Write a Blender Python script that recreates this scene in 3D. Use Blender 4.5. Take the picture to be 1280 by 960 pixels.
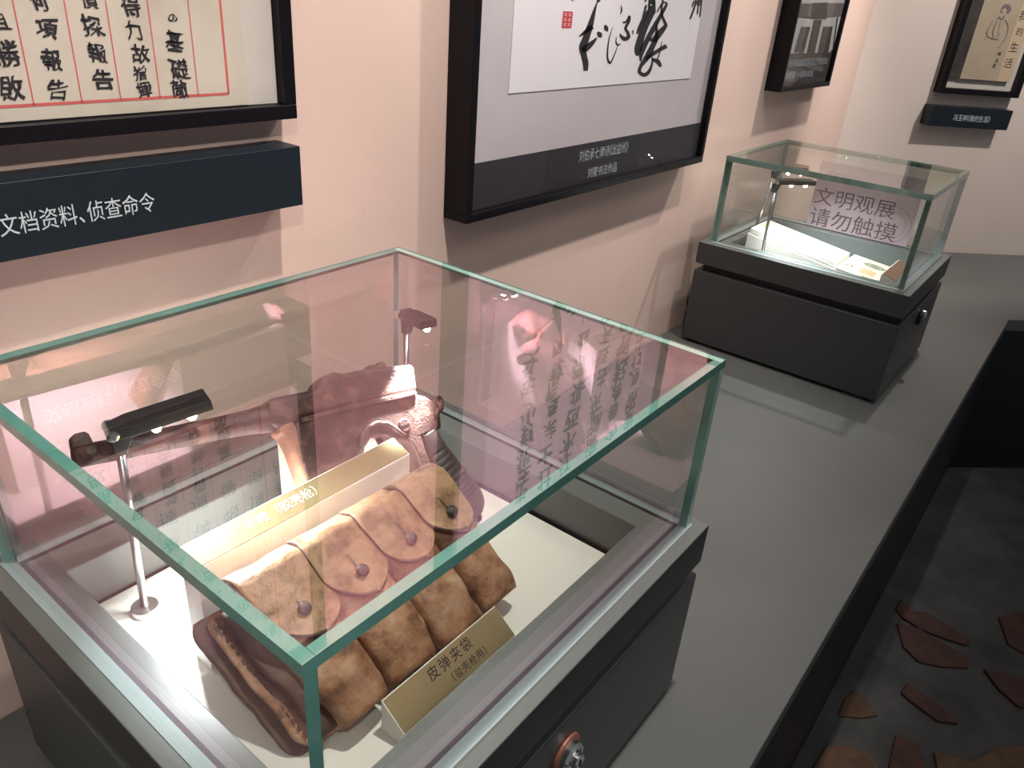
import bpy, bmesh, math, random
from mathutils import Vector, Matrix, noise
random.seed(7)
for o in list(bpy.data.objects): bpy.data.objects.remove(o)
COL = bpy.context.scene.collection
S = 0.62                       # everything is laid out in layout units, then scaled to metres at the end

# ------------------------------------------------------------------ camera
CP = Vector((-0.22480509, -0.32377306, 1.05708574))
CR = Vector((0.61792412, -0.78307665, 0.07043252))
CU = Vector((0.32442049, 0.33554526, 0.88439851))
CF = Vector((0.71618512, 0.52364142, -0.46138762))
FPX = 956.7
cam = bpy.data.cameras.new('camera'); cam.sensor_width = 36; cam.lens = FPX/1280*36; cam.clip_start = 0.02
co = bpy.data.objects.new('camera', cam); COL.objects.link(co)
m = Matrix((CR, CU, -CF)).transposed().to_4x4(); m.translation = CP*S; co.matrix_world = m
bpy.context.scene.camera = co

# ------------------------------------------------------------------ light and exposure
sc = bpy.context.scene
sc.view_settings.view_transform = 'Standard'; sc.view_settings.look = 'None'
sc.view_settings.gamma = 1; sc.view_settings.exposure = 0.0
w = bpy.data.worlds.new('world'); sc.world = w; w.use_nodes = True
bg = w.node_tree.nodes['Background']; bg.inputs[0].default_value = (0.80, 0.80, 0.84, 1); bg.inputs[1].default_value = 0.18

def spot(name, loc, target, power, angle, blend, radius, color=(1, .93, .86)):
    l = bpy.data.lights.new(name, 'SPOT'); l.energy = power; l.spot_size = math.radians(angle); l.spot_blend = blend
    l.shadow_soft_size = radius; l.color = color
    o = bpy.data.objects.new(name, l); COL.objects.link(o)
    o.location = Vector(loc)*S
    o.rotation_euler = (Vector(target)-Vector(loc)).to_track_quat('-Z', 'Y').to_euler()
    return o
spot('track_spot', (0.62, -0.02, 2.30), (0.55, 0.74, 0.80), 53, 92, .6, .018)
spot('track_spot', (1.75, -0.02, 2.30), (1.60, 0.74, 1.00), 28, 76, .6, .02)
spot('track_spot', (2.94, 0.09, 2.34), (2.75, 0.74, 0.90), 46, 76, .6, .018)
spot('track_spot', (3.30, -0.75, 2.34), (4.05, 0.30, 0.9), 50, 66, .5, .02)
spot('track_spot', (-0.55, -0.75, 2.05), (0.02, 0.74, 0.50), 27, 44, .7, .02)
al = bpy.data.lights.new('room_fill', 'AREA'); al.energy = 6; al.shape = 'RECTANGLE'; al.size = 2.6; al.size_y = .5; al.color = (1, .96, .93)
ao = bpy.data.objects.new('room_fill', al); COL.objects.link(ao); ao.location = Vector((1.6, -1.3, 3.0))*S
ao.rotation_euler = (Vector((1.4, .6, .2))-Vector((1.6, -1.3, 3.0))).to_track_quat('-Z', 'Y').to_euler()

# ------------------------------------------------------------------ helpers
def ray(u, v): return CF + CR*((u-640)/FPX) - CU*((v-480)/FPX)
def at(u, v, p0, n):             # where the sight line through a pixel meets a real plane
    d = ray(u, v); return CP + d*((Vector(p0)-CP).dot(n)/d.dot(n))
def aty(u, v, y): return at(u, v, (0, y, 0), Vector((0, 1, 0)))
def atz(u, v, z): return at(u, v, (0, 0, z), Vector((0, 0, 1)))

def mat(name, color, rough=.5, metal=0., **k):
    M = bpy.data.materials.new(name); M.use_nodes = True; nt = M.node_tree; b = nt.nodes['Principled BSDF']
    b.inputs['Base Color'].default_value = (*color, 1); b.inputs['Roughness'].default_value = rough; b.inputs['Metallic'].default_value = metal
    if 'spec' in k: b.inputs['Specular IOR Level'].default_value = k['spec']
    if 'coat' in k: b.inputs['Coat Weight'].default_value = k['coat']; b.inputs['Coat Roughness'].default_value = .1
    if 'emit' in k: b.inputs['Emission Color'].default_value = (*k['emit'], 1); b.inputs['Emission Strength'].default_value = k.get('es', 1)
    tc = nt.nodes.new('ShaderNodeTexCoord')
    if 'noise' in k:             # (scale, [(pos, colour)...], detail)
        scl, stops, det = k['noise']
        n = nt.nodes.new('ShaderNodeTexNoise'); n.inputs['Scale'].default_value = scl; n.inputs['Detail'].default_value = det
        n.inputs['Roughness'].default_value = .62
        nt.links.new(tc.outputs['Object'], n.inputs['Vector'])
        r = nt.nodes.new('ShaderNodeValToRGB'); el = r.color_ramp.elements
        el[0].position, el[0].color = stops[0][0], (*stops[0][1], 1)
        el[1].position, el[1].color = stops[-1][0], (*stops[-1][1], 1)
        for p, c in stops[1:-1]:
            e = el.new(p); e.color = (*c, 1)
        nt.links.new(n.outputs['Fac'], r.inputs['Fac']); nt.links.new(r.outputs['Color'], b.inputs['Base Color'])
    if 'bump' in k:              # (scale, strength)
        n2 = nt.nodes.new('ShaderNodeTexNoise'); n2.inputs['Scale'].default_value = k['bump'][0]; n2.inputs['Detail'].default_value = 6
        nt.links.new(tc.outputs['Object'], n2.inputs['Vector'])
        bp = nt.nodes.new('ShaderNodeBump'); bp.inputs['Strength'].default_value = k['bump'][1]; bp.inputs['Distance'].default_value = k.get('bd', .002)
        nt.links.new(n2.outputs['Fac'], bp.inputs['Height']); nt.links.new(bp.outputs['Normal'], b.inputs['Normal'])
    return M

def glass(name, tint, gloss, r0=.045, r1=1.0):
    M = bpy.data.materials.new(name); M.use_nodes = True; nt = M.node_tree; nt.nodes.clear()
    out = nt.nodes.new('ShaderNodeOutputMaterial'); mx = nt.nodes.new('ShaderNodeMixShader')
    tr = nt.nodes.new('ShaderNodeBsdfTransparent'); gl = nt.nodes.new('ShaderNodeBsdfGlossy')
    tr.inputs[0].default_value = (*tint, 1); gl.inputs[0].default_value = (*gloss, 1); gl.inputs['Roughness'].default_value = .0
    lw = nt.nodes.new('ShaderNodeLayerWeight'); lw.inputs[0].default_value = .5
    p = nt.nodes.new('ShaderNodeMath'); p.operation = 'POWER'; p.inputs[1].default_value = 5      # Schlick
    a = nt.nodes.new('ShaderNodeMath'); a.operation = 'MULTIPLY_ADD'; a.inputs[1].default_value = r1-r0; a.inputs[2].default_value = r0
    nt.links.new(lw.outputs['Facing'], p.inputs[0]); nt.links.new(p.outputs[0], a.inputs[0])
    nt.links.new(a.outputs[0], mx.inputs[0]); nt.links.new(tr.outputs[0], mx.inputs[1]); nt.links.new(gl.outputs[0], mx.inputs[2])
    nt.links.new(mx.outputs[0], out.inputs[0]); return M

M = {}
M['wall'] = mat('pink_plaster', (.66, .49, .42), .85, noise=(2.5, [(.3, (.64, .465, .40)), (.7, (.68, .50, .435))], 3), bump=(160, .12))
M['wall_far'] = mat('pale_plaster', (.66, .55, .50), .85, noise=(2.5, [(.3, (.62, .53, .48)), (.7, (.66, .56, .51))], 3), bump=(160, .12))
M['ledge'] = mat('grey_ledge_paint', (.12, .12, .12), .42, noise=(3, [(.3, (.105, .112, .109)), (.7, (.122, .126, .122))], 2), bump=(60, .05))
M['ledge_front'] = mat('black_ledge_front', (.008, .009, .014), .5, noise=(60, [(.0, (.006, .007, .011)), (.74, (.008, .01, .015)), (.80, (.05, .05, .06))], 2))
M['grout'] = mat('grey_floor_cement', (.20, .19, .18), .8, noise=(6, [(.3, (.035, .035, .034)), (.7, (.085, .082, .078))], 5), bump=(40, .3))
M['stone_red'] = mat('red_brown_stone', (.19, .06, .04), .7, noise=(14, [(.3, (.04, .015, .012)), (.7, (.085, .032, .022))], 5), bump=(50, .4))
M['stone_tan'] = mat('ochre_stone', (.3, .16, .07), .7, noise=(14, [(.3, (.07, .035, .02)), (.7, (.14, .075, .035))], 5), bump=(50, .4))
M['case'] = mat('charcoal_powder_coat', (.042, .043, .045), .42, bump=(400, .04), spec=.5)
M['body'] = mat('charcoal_powder_coat_lit', (.075, .084, .085), .40, bump=(400, .04), spec=.5)  # the cap's charcoal coat again, lightened for light on the body front
M['rim'] = mat('charcoal_rim_lit', (.135, .145, .138), .34, metal=.0, bump=(300, .03))  # same charcoal coat, lightened for the light reflected by its upper faces
M['base_gleam'] = mat('pale_base_gleam', (.30, .37, .37), .3, coat=.3)  # paints the pale highlight along the base of the glass
M['pale_gold'] = mat('pale_engraving', (.62, .57, .46), .4)
M['black'] = mat('black_shade_and_locks', (.006, .006, .006), .6)  # black lock parts, and shade coloured into gaps, grooves and holes
M['board'] = mat('cream_board', (.86, .83, .77), .6)
M['glass'] = glass('clear_glass', (.955, .985, .965), (1.0, .58, .74), .17)
M['glass_far'] = glass('clear_glass_plain', (.955, .985, .965), (.95, .97, .94), .07)
M['glass_under'] = glass('clear_glass_coated_side', (.975, .99, .98), (1.0, .8, .95), .012, .5)
M['glazing'] = glass('picture_glazing', (.97, .97, .97), (.8, .8, .85), .02, .55)
M['edge'] = mat('green_glass_edge', (.10, .34, .28), .18, spec=.8, noise=(9, [(.3, (.09, .27, .23)), (.7, (.17, .42, .36))], 4), coat=.6)
M['edge_far'] = mat('grey_green_glass_edge', (.16, .27, .23), .2, spec=.8, noise=(12, [(.3, (.12, .21, .18)), (.7, (.24, .36, .31))], 4), coat=.5)
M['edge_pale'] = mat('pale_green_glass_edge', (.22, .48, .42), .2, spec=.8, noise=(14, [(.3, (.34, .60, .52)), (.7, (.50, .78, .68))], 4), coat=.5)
M['frame'] = mat('black_frame', (.005, .004, .006), .4, spec=.2)
M['sign'] = mat('dark_slate_sign', (.008, .014, .020), .42, spec=.3)
M['white_ink'] = mat('pale_blue_lettering', (.50, .56, .58), .6)
M['ink'] = mat('black_ink', (.018, .014, .018), .7)
M['red_ink'] = mat('red_ink', (.62, .12, .11), .7)
M['seal'] = mat('red_seal', (.62, .05, .07), .7)
M['doc'] = mat('aged_paper', (.58, .52, .43), .8, noise=(7, [(.3, (.50, .43, .35)), (.5, (.60, .53, .44)), (.7, (.63, .56, .47))], 6))
M['linen'] = mat('linen_mat', (.62, .57, .51), .85, bump=(600, .4))
M['mount'] = mat('mauve_grey_mount', (.50, .46, .48), .8, noise=(5, [(.3, (.53, .48, .50)), (.7, (.59, .53, .55))], 8))
M['paper'] = mat('pale_lilac_paper', (.80, .76, .79), .8)
M['caption'] = mat('dark_purple_caption', (.032, .026, .034), .5)
M['steel'] = mat('brushed_steel', (.50, .48, .48), .28, metal=1)
M['chrome'] = mat('chrome', (.75, .75, .76), .12, metal=1)
M['copper'] = mat('copper_washer', (.42, .17, .11), .4, metal=.3)
M['lamp'] = mat('black_lamp_metal', (.022, .022, .022), .4, metal=.2)
M['led'] = mat('led_light', (1, 1, 1), .5, emit=(.85, .95, 1), es=60)
M['gold'] = mat('brushed_gold_plate', (.52, .41, .22), .30, metal=.85, bump=(250, .05))
M['white'] = mat('white_acrylic', (.84, .82, .77), .35)
M['leather'] = mat('worn_brown_leather', (.3, .16, .09), .5,
    noise=(26, [(.28, (.055, .027, .016)), (.38, (.20, .088, .043)), (.48, (.36, .175, .09)), (.58, (.46, .26, .15)), (.70, (.56, .38, .26))], 12), bump=(140, .8), bd=.0014, spec=.5)
M['leather_flap'] = mat('tan_flap_leather', (.38, .25, .15), .5,
    noise=(30, [(.28, (.10, .054, .028)), (.38, (.22, .12, .06)), (.50, (.38, .225, .125)), (.60, (.47, .285, .16)), (.72, (.27, .15, .09))], 12), bump=(150, .7), bd=.0012, spec=.45)
M['leather_dark'] = mat('dark_leather_edge', (.09, .05, .035), .6, noise=(15, [(.3, (.05, .03, .02)), (.7, (.17, .09, .055))], 8), bump=(90, .5))
M['stud'] = mat('dark_stud', (.05, .042, .035), .45, metal=.4)
M['rust'] = mat('rusty_brown_steel', (.2, .09, .07), .5, metal=.25,
    noise=(34, [(.28, (.018, .010, .009)), (.40, (.045, .021, .018)), (.54, (.085, .038, .031)), (.64, (.17, .08, .06)), (.75, (.085, .03, .02))], 12), bump=(260, .6), bd=.0012)
M['rust_orange'] = mat('orange_rust', (.34, .14, .08), .6, noise=(45, [(.3, (.2, .08, .05)), (.7, (.42, .19, .11))], 9), bump=(240, .5), bd=.001)
M['grip'] = mat('black_grooved_grip', (.05, .04, .04), .38, noise=(10, [(.3, (.035, .028, .028)), (.7, (.085, .065, .06))], 5))
M['book_cover'] = mat('tan_book_cover', (.42, .34, .25), .75, noise=(6, [(.3, (.37, .30, .215)), (.7, (.46, .37, .27))], 6))
M['book_strip'] = mat('cream_title_strip', (.55, .42, .29), .75)
M['book_spine'] = mat('dark_book_spine', (.03, .024, .02), .6, noise=(8, [(.3, (.018, .015, .013)), (.7, (.06, .045, .034))], 5))
M['photo_dark'] = mat('dark_print', (.060, .050, .052), .6)
M['photo_mid'] = mat('mid_print', (.17, .145, .145), .6)
M['photo_light'] = mat('light_print', (.55, .54, .51), .6)
M['grey_ink'] = mat('grey_brush_ink', (.16, .13, .13), .7)
M['brown'] = mat('brown_label', (.20, .105, .07), .5)
M['note'] = mat('cream_banknote_paper', (.62, .52, .37), .7)
M['note_green'] = mat('grey_green_print', (.16, .18, .14), .7)
M['note_orange'] = mat('orange_print', (.55, .30, .17), .7)
M['sticker'] = mat('pink_notice_film', (.40, .29, .31), .5)
M['sticker_ink'] = mat('plum_notice_ink', (.10, .06, .075), .6)
M['sticker_pale'] = mat('plum_outline_ink', (.34, .22, .25), .6)

def new(): return bmesh.new()
def base_of(parent):
    b = Vector((0, 0, 0)); p = parent
    while p: b += p.location; p = p.parent
    return b
def obj(name, bm, mt, parent=None, smooth=False, bevel=0, seg=2, loc=None, kind=None, label=None):
    if loc is None: loc = Vector((0, 0, 0))
    if parent is None:
        off = Vector(loc)
    else: off = base_of(parent)
    if off.length: bmesh.ops.translate(bm, verts=bm.verts, vec=-off)
    me = bpy.data.meshes.new(name); bm.normal_update(); bm.to_mesh(me); bm.free()
    for x in (mt if isinstance(mt, (list, tuple)) else [mt]): me.materials.append(x)
    if smooth:
        for p in me.polygons: p.use_smooth = True
    o = bpy.data.objects.new(name, me); COL.objects.link(o)
    if parent: o.parent = parent
    else: o.location = off
    if bevel:
        b = o.modifiers.new('bevel', 'BEVEL'); b.width = bevel; b.segments = seg; b.limit_method = 'ANGLE'; b.angle_limit = .7
        for p in me.polygons: p.use_smooth = True
        o.modifiers.new('wn', 'WEIGHTED_NORMAL')
    if kind: o['kind'] = kind
    if label: o['label'] = label
    return o
def thing(name, label, cat, loc, group=None):
    o = bpy.data.objects.new(name, None); COL.objects.link(o); o.location = loc; o.empty_display_size = .05
    o['label'] = label; o['category'] = cat
    if group: o['group'] = group
    return o
def box(bm, a, b, mi=0):
    vs = [bm.verts.new((x, y, z)) for x in (a[0], b[0]) for y in (a[1], b[1]) for z in (a[2], b[2])]
    for f in ((0, 1, 3, 2), (4, 6, 7, 5), (0, 4, 5, 1), (2, 3, 7, 6), (0, 2, 6, 4), (1, 5, 7, 3)):
        fc = bm.faces.new([vs[i] for i in f]); fc.material_index = mi
    return bm
def prism(bm, pts, vec, mi=0):
    a = [bm.verts.new(p) for p in pts]; b = [bm.verts.new(Vector(p)+Vector(vec)) for p in pts]; n = len(a)
    f1 = bm.faces.new(a); f2 = bm.faces.new(b[::-1]); fs = [f1, f2]
    for i in range(n): fs.append(bm.faces.new((a[i], b[i], b[(i+1) % n], a[(i+1) % n])))
    for f in fs: f.material_index = mi
    bmesh.ops.recalc_face_normals(bm, faces=fs)
    return bm
def rings(bm, R, cap=True, closed=True):
    V = [[bm.verts.new(p) for p in r] for r in R]; n = len(V[0]); fs = []
    for i in range(len(V)-1):
        for j in range(n if closed else n-1):
            fs.append(bm.faces.new((V[i][j], V[i][(j+1) % n], V[i+1][(j+1) % n], V[i+1][j])))
    if cap and closed: fs.append(bm.faces.new(V[0][::-1])); fs.append(bm.faces.new(V[-1]))
    bmesh.ops.recalc_face_normals(bm, faces=fs)
    return bm
def axes(d):
    d = Vector(d).normalized(); a = Vector((0, 0, 1)) if abs(d.z) < .9 else Vector((1, 0, 0))
    x = d.cross(a).normalized(); return x, d.cross(x).normalized()
def tube(bm, pts, rad, n=14, cap=True):
    pts = [Vector(p) for p in pts]; R = []
    for i, p in enumerate(pts):
        d = (pts[min(i+1, len(pts)-1)]-pts[max(i-1, 0)]).normalized()
        if i == 0: x, y = axes(d)
        else: x = (x-d*x.dot(d)).normalized(); y = d.cross(x)
        r = rad[i] if isinstance(rad, (list, tuple)) else rad
        R.append([p+(x*math.cos(t)+y*math.sin(t))*r for t in [2*math.pi*k/n for k in range(n)]])
    return rings(bm, R, cap)
def lathe(bm, c, d, prof, n=32):           # prof: (distance along d, radius)
    c = Vector(c); d = Vector(d).normalized(); x, y = axes(d)
    return rings(bm, [[c+d*h+(x*math.cos(t)+y*math.sin(t))*max(r, 1e-5) for t in [2*math.pi*k/n for k in range(n)]] for h, r in prof])
def wob(p, s, a): return noise.noise_vector(Vector(p)*s)*a

_tc = {}
def glyphs(body, size=1.0, offset=0.0, spacing=1.0, res=2):
    """outline of a line of type as (verts, faces), baseline at 0"""
    key = (body, offset, spacing)
    if key not in _tc:
        c = bpy.data.curves.new('t', 'FONT'); c.body = body; c.size = 1; c.offset = offset; c.resolution_u = res; c.space_character = spacing
        o = bpy.data.objects.new('t', c); COL.objects.link(o)
        bpy.context.view_layer.update()
        dg = bpy.context.evaluated_depsgraph_get(); me = bpy.data.meshes.new_from_object(o.evaluated_get(dg))
        _tc[key] = ([v.co.copy() for v in me.vertices], [tuple(p.vertices) for p in me.polygons])
        bpy.data.objects.remove(o); bpy.data.curves.remove(c); bpy.data.meshes.remove(me)
    vs, fs = _tc[key]
    return vs, fs
def text_bm(bm, body, origin, ex, ey, size, en=None, off=.0006, offset=0., spacing=1., center=False, jitter=0, mi=0, width=None, aspect=1.):
    vs, fs = glyphs(body, offset=offset, spacing=spacing)
    if not vs: return bm
    x0 = min(v.x for v in vs); x1 = max(v.x for v in vs)
    sx = size*aspect if width is None else width/(x1-x0)
    ex = Vector(ex); ey = Vector(ey); nn = (en or ex.cross(ey)).normalized()
    sh = random.uniform(-.15, .1)*jitter; seed = Vector((random.random()*50, 0, 0))
    out = []
    for v in vs:
        x = (v.x-x0)*sx - (sx*(x1-x0)/2 if center else 0); y = v.y*size - (size*.38 if center else 0)
        if jitter:
            x += sh*y; nv = noise.noise_vector(Vector((x, y, 0))*(2.2/size)+seed)*size*.10*jitter; x += nv.x; y += nv.y
            nv = noise.noise_vector(Vector((x, y, 3))*(7/size)+seed)*size*.03*jitter; x += nv.x; y += nv.y
        out.append(bm.verts.new(Vector(origin)+ex*x+ey*y+nn*off))
    for f in fs:
        try: bm.faces.new([out[i] for i in f]).material_index = mi
        except ValueError: pass
    return bm
def brush_bm(bm, ch, p, ex, ez, size, jitter, off, weight=.022):
    st_ = random.getstate()
    for q in (0, 1, 2):
        random.setstate(st_)
        text_bm(bm, ch, Vector(p)+Vector(ex)*size*weight*(q-1)+Vector(ez)*size*weight*.6*(q-1), ex, ez, size, center=True, jitter=jitter, off=off+q*.00005)
    return bm
def line_bm(bm, body, origin, ex, ey, size, width, off=.0006, offset=0.):
    adv = 0; place = []
    for ch in body:
        if ch == '《': place.append((ch, adv-.5)); adv += .5
        elif ch in '》、 ': place.append((ch, adv)); adv += .5
        else: place.append((ch, adv)); adv += 1
    k = width/adv; ex = Vector(ex); ey = Vector(ey); nn = ex.cross(ey).normalized()
    for ch, a in place:
        vs, fs = glyphs(ch, offset=offset)
        out = [bm.verts.new(Vector(origin)+ex*(a+v.x)*k+ey*v.y*size+nn*off) for v in vs]
        for f in fs:
            try: bm.faces.new([out[i] for i in f])
            except ValueError: pass
    return bm
def catmull(P, k=6):
    out = []
    for i in range(len(P)-1):
        a, b, c, d = P[max(i-1, 0)], P[i], P[i+1], P[min(i+2, len(P)-1)]
        for s in range(k):
            t = s/k; out.append(tuple(.5*((2*b[j])+(-a[j]+c[j])*t+(2*a[j]-5*b[j]+4*c[j]-d[j])*t*t+(-a[j]+3*b[j]-3*c[j]+d[j])*t**3) for j in range(len(b))))
    out.append(tuple(P[-1])); return out
def brush(bm, pts, conv, off=Vector((0, 0, 0))):      # pts (u,v,width) in picture units, conv -> 3D
    P = catmull(pts)
    L = []
    for i, (u, v, wd) in enumerate(P):
        q = P[min(i+1, len(P)-1)]; r = P[max(i-1, 0)]; dx, dy = q[0]-r[0], q[1]-r[1]; l = math.hypot(dx, dy) or 1
        nx, ny = -dy/l*wd/2, dx/l*wd/2
        L.append((bm.verts.new(conv(u+nx, v+ny)+off), bm.verts.new(conv(u-nx, v-ny)+off)))
    for a, b in zip(L, L[1:]): bm.faces.new((a[0], a[1], b[1], b[0]))
    return bm

# ------------------------------------------------------------------ sizes
YW = .7421
ZT = .3542                      # top of the case rims
HG = .2787; ZG = ZT+HG
FLOOR = -.72
WC = Vector((3.6788, YW, 0)); WTd = Vector((.69433, -.71965, 0)); WN = Vector((.71965, .69433, 0))   # far wall: corner, along, into

# ------------------------------------------------------------------ setting
b = box(new(), (-1.6, YW, -.72), (3.6788, YW+.12, 2.8)); obj('wall_back', b, M['wall'], kind='structure')
e = WC+WTd*2.6
b = prism(new(), [WC, e, e+WN*.12, WC+WN*.12], (0, 0, 2.8)); bmesh.ops.translate(b, verts=b.verts[:], vec=(0, 0, 0))
for v in b.verts:
    if v.co.z < .1: v.co.z = -.72
obj('wall_right', b, M['wall_far'], kind='structure')
floor = obj('floor', box(new(), (-1.6, -2.6, FLOOR-.08), (6.2, YW+.1, FLOOR)), M['grout'], kind='structure')
# the ledge that carries the cases, following the bend of the wall
k = 3.32
led = thing('display_ledge', 'long grey painted ledge under both glass cases with black front', 'ledge', (1.5, .2, FLOOR))
k2 = Vector((k, -.19, 0)); k3 = k2+WTd*2.3; w3 = WC+WTd*2.6
obj('ledge_top', prism(new(), [(-1.6, -.19, -.05), (k, -.19, -.05), (k3.x, k3.y, -.05), (w3.x-.002, w3.y-.002, -.05), (WC.x-.001, WC.y-.002, -.05), (-1.6, YW-.002, -.05)], (0, 0, .05)), M['ledge'], led, bevel=.003)
obj('ledge_front', prism(new(), [(-1.6, -.184, FLOOR), (k, -.184, FLOOR), (k3.x, k3.y+.006, FLOOR), (k3.x, k3.y+.05, FLOOR), (k, -.14, FLOOR), (-1.6, -.14, FLOOR)], (0, 0, -.05-FLOOR)), M['ledge_front'], led)
# crazy paving on the floor
def cp(x, y): return (900+x/3.2, 660+y/3.2)
STN = [([(720, 290), (770, 340), (830, 345), (925, 405), (1000, 460), (985, 475), (900, 450), (800, 410), (730, 365), (700, 330)], 0),
 ([(705, 385), (790, 405), (900, 470), (1000, 535), (990, 565), (880, 560), (790, 540), (730, 480)], 0),
 ([(745, 625), (800, 660), (900, 740), (950, 790), (870, 780), (760, 700), (720, 665)], 0),
 ([(530, 650), (580, 690), (630, 755), (560, 765), (470, 755), (495, 690)], 1),
 ([(425, 875), (520, 880), (600, 905), (640, 985), (600, 1060), (360, 1060), (370, 960)], 1),
 ([(1050, 570), (1150, 590), (1280, 640), (1330, 740), (1190, 720), (1110, 650)], 0),
 ([(1110, 360), (1200, 340), (1320, 420), (1330, 540), (1240, 520), (1150, 470)], 0),
 ([(850, 900), (1000, 940), (1100, 890), (1216, 870), (1300, 960), (1250, 1080), (980, 1100), (870, 990)], 1),
 ([(700, 830), (800, 880), (820, 960), (730, 1040), (670, 960)], 0)]
for pts, kd in STN:
    P = [atz(*cp(x, y), FLOOR) for x, y in pts]
    o = obj('stone', prism(new(), P, (0, 0, .008+random.random()*.005)), M['stone_tan' if kd else 'stone_red'], floor, bevel=.004)

# ------------------------------------------------------------------ glass display cases
T = .0125
def ring4(bm, o0, o1, i0, i1, z0, z1):       # frame-shaped block (outer rect, inner rect)
    def rc(a, b, z): return [bm.verts.new(p) for p in ((a[0], a[1], z), (b[0], a[1], z), (b[0], b[1], z), (a[0], b[1], z))]
    ot, it, ob, ib = rc(o0, o1, z1), rc(i0, i1, z1), rc(o0, o1, z0), rc(i0, i1, z0); fs = []
    for i in range(4):
        j = (i+1) % 4
        fs += [bm.faces.new((ot[i], ot[j], it[j], it[i])), bm.faces.new((ob[i], ib[i], ib[j], ob[j])), bm.faces.new((ot[i], ob[i], ob[j], ot[j])), bm.faces.new((it[i], it[j], ib[j], ib[i]))]
    bmesh.ops.recalc_face_normals(bm, faces=fs); return bm
def pane(name, a, b, axis, parent, edge_mi=1, gm='glass'):
    bm = box(new(), a, b)
    bm.normal_update()
    for f in bm.faces: f.material_index = (3 if f.normal[axis] < 0 else 0) if abs(f.normal[axis]) > .9 else edge_mi
    if axis != 2:
        for f in bm.faces:
            if f.normal.z < -.9: f.material_index = 4  # pane undersides carry the painted base highlight
    return obj(name, bm, [M[gm], M['edge' if gm == 'glass' else 'edge_far'], M['edge_pale' if gm == 'glass' else 'edge_far'], M['glass_under'], M['base_gleam']], parent, bevel=0)
def lock_at(c, parent, r=.021):
    d = (0, -1, 0)
    obj('lock_washer', lathe(new(), c, d, [(0, r*1.35), (.004, r*1.35), (.005, r*1.2), (.005, r)]), M['copper'], parent, smooth=False, label='copper coloured washer')
    L = obj('lock', lathe(new(), c, d, [(.0, r), (.012, r), (.014, r*.95), (.016, r*.9), (.016, r*.72), (.013, r*.70), (.013, r*.55), (.022, r*.52), (.024, r*.45), (.024, 0)]), M['chrome'], parent, label='round chrome lock')
    cc = Vector(c)+Vector((0, -.0245, 0))
    obj('keyhole', box(new(), cc+Vector((-.0015, -.0004, -.006)), cc+Vector((.0015, .0002, .006))), M['black'], L)
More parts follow.
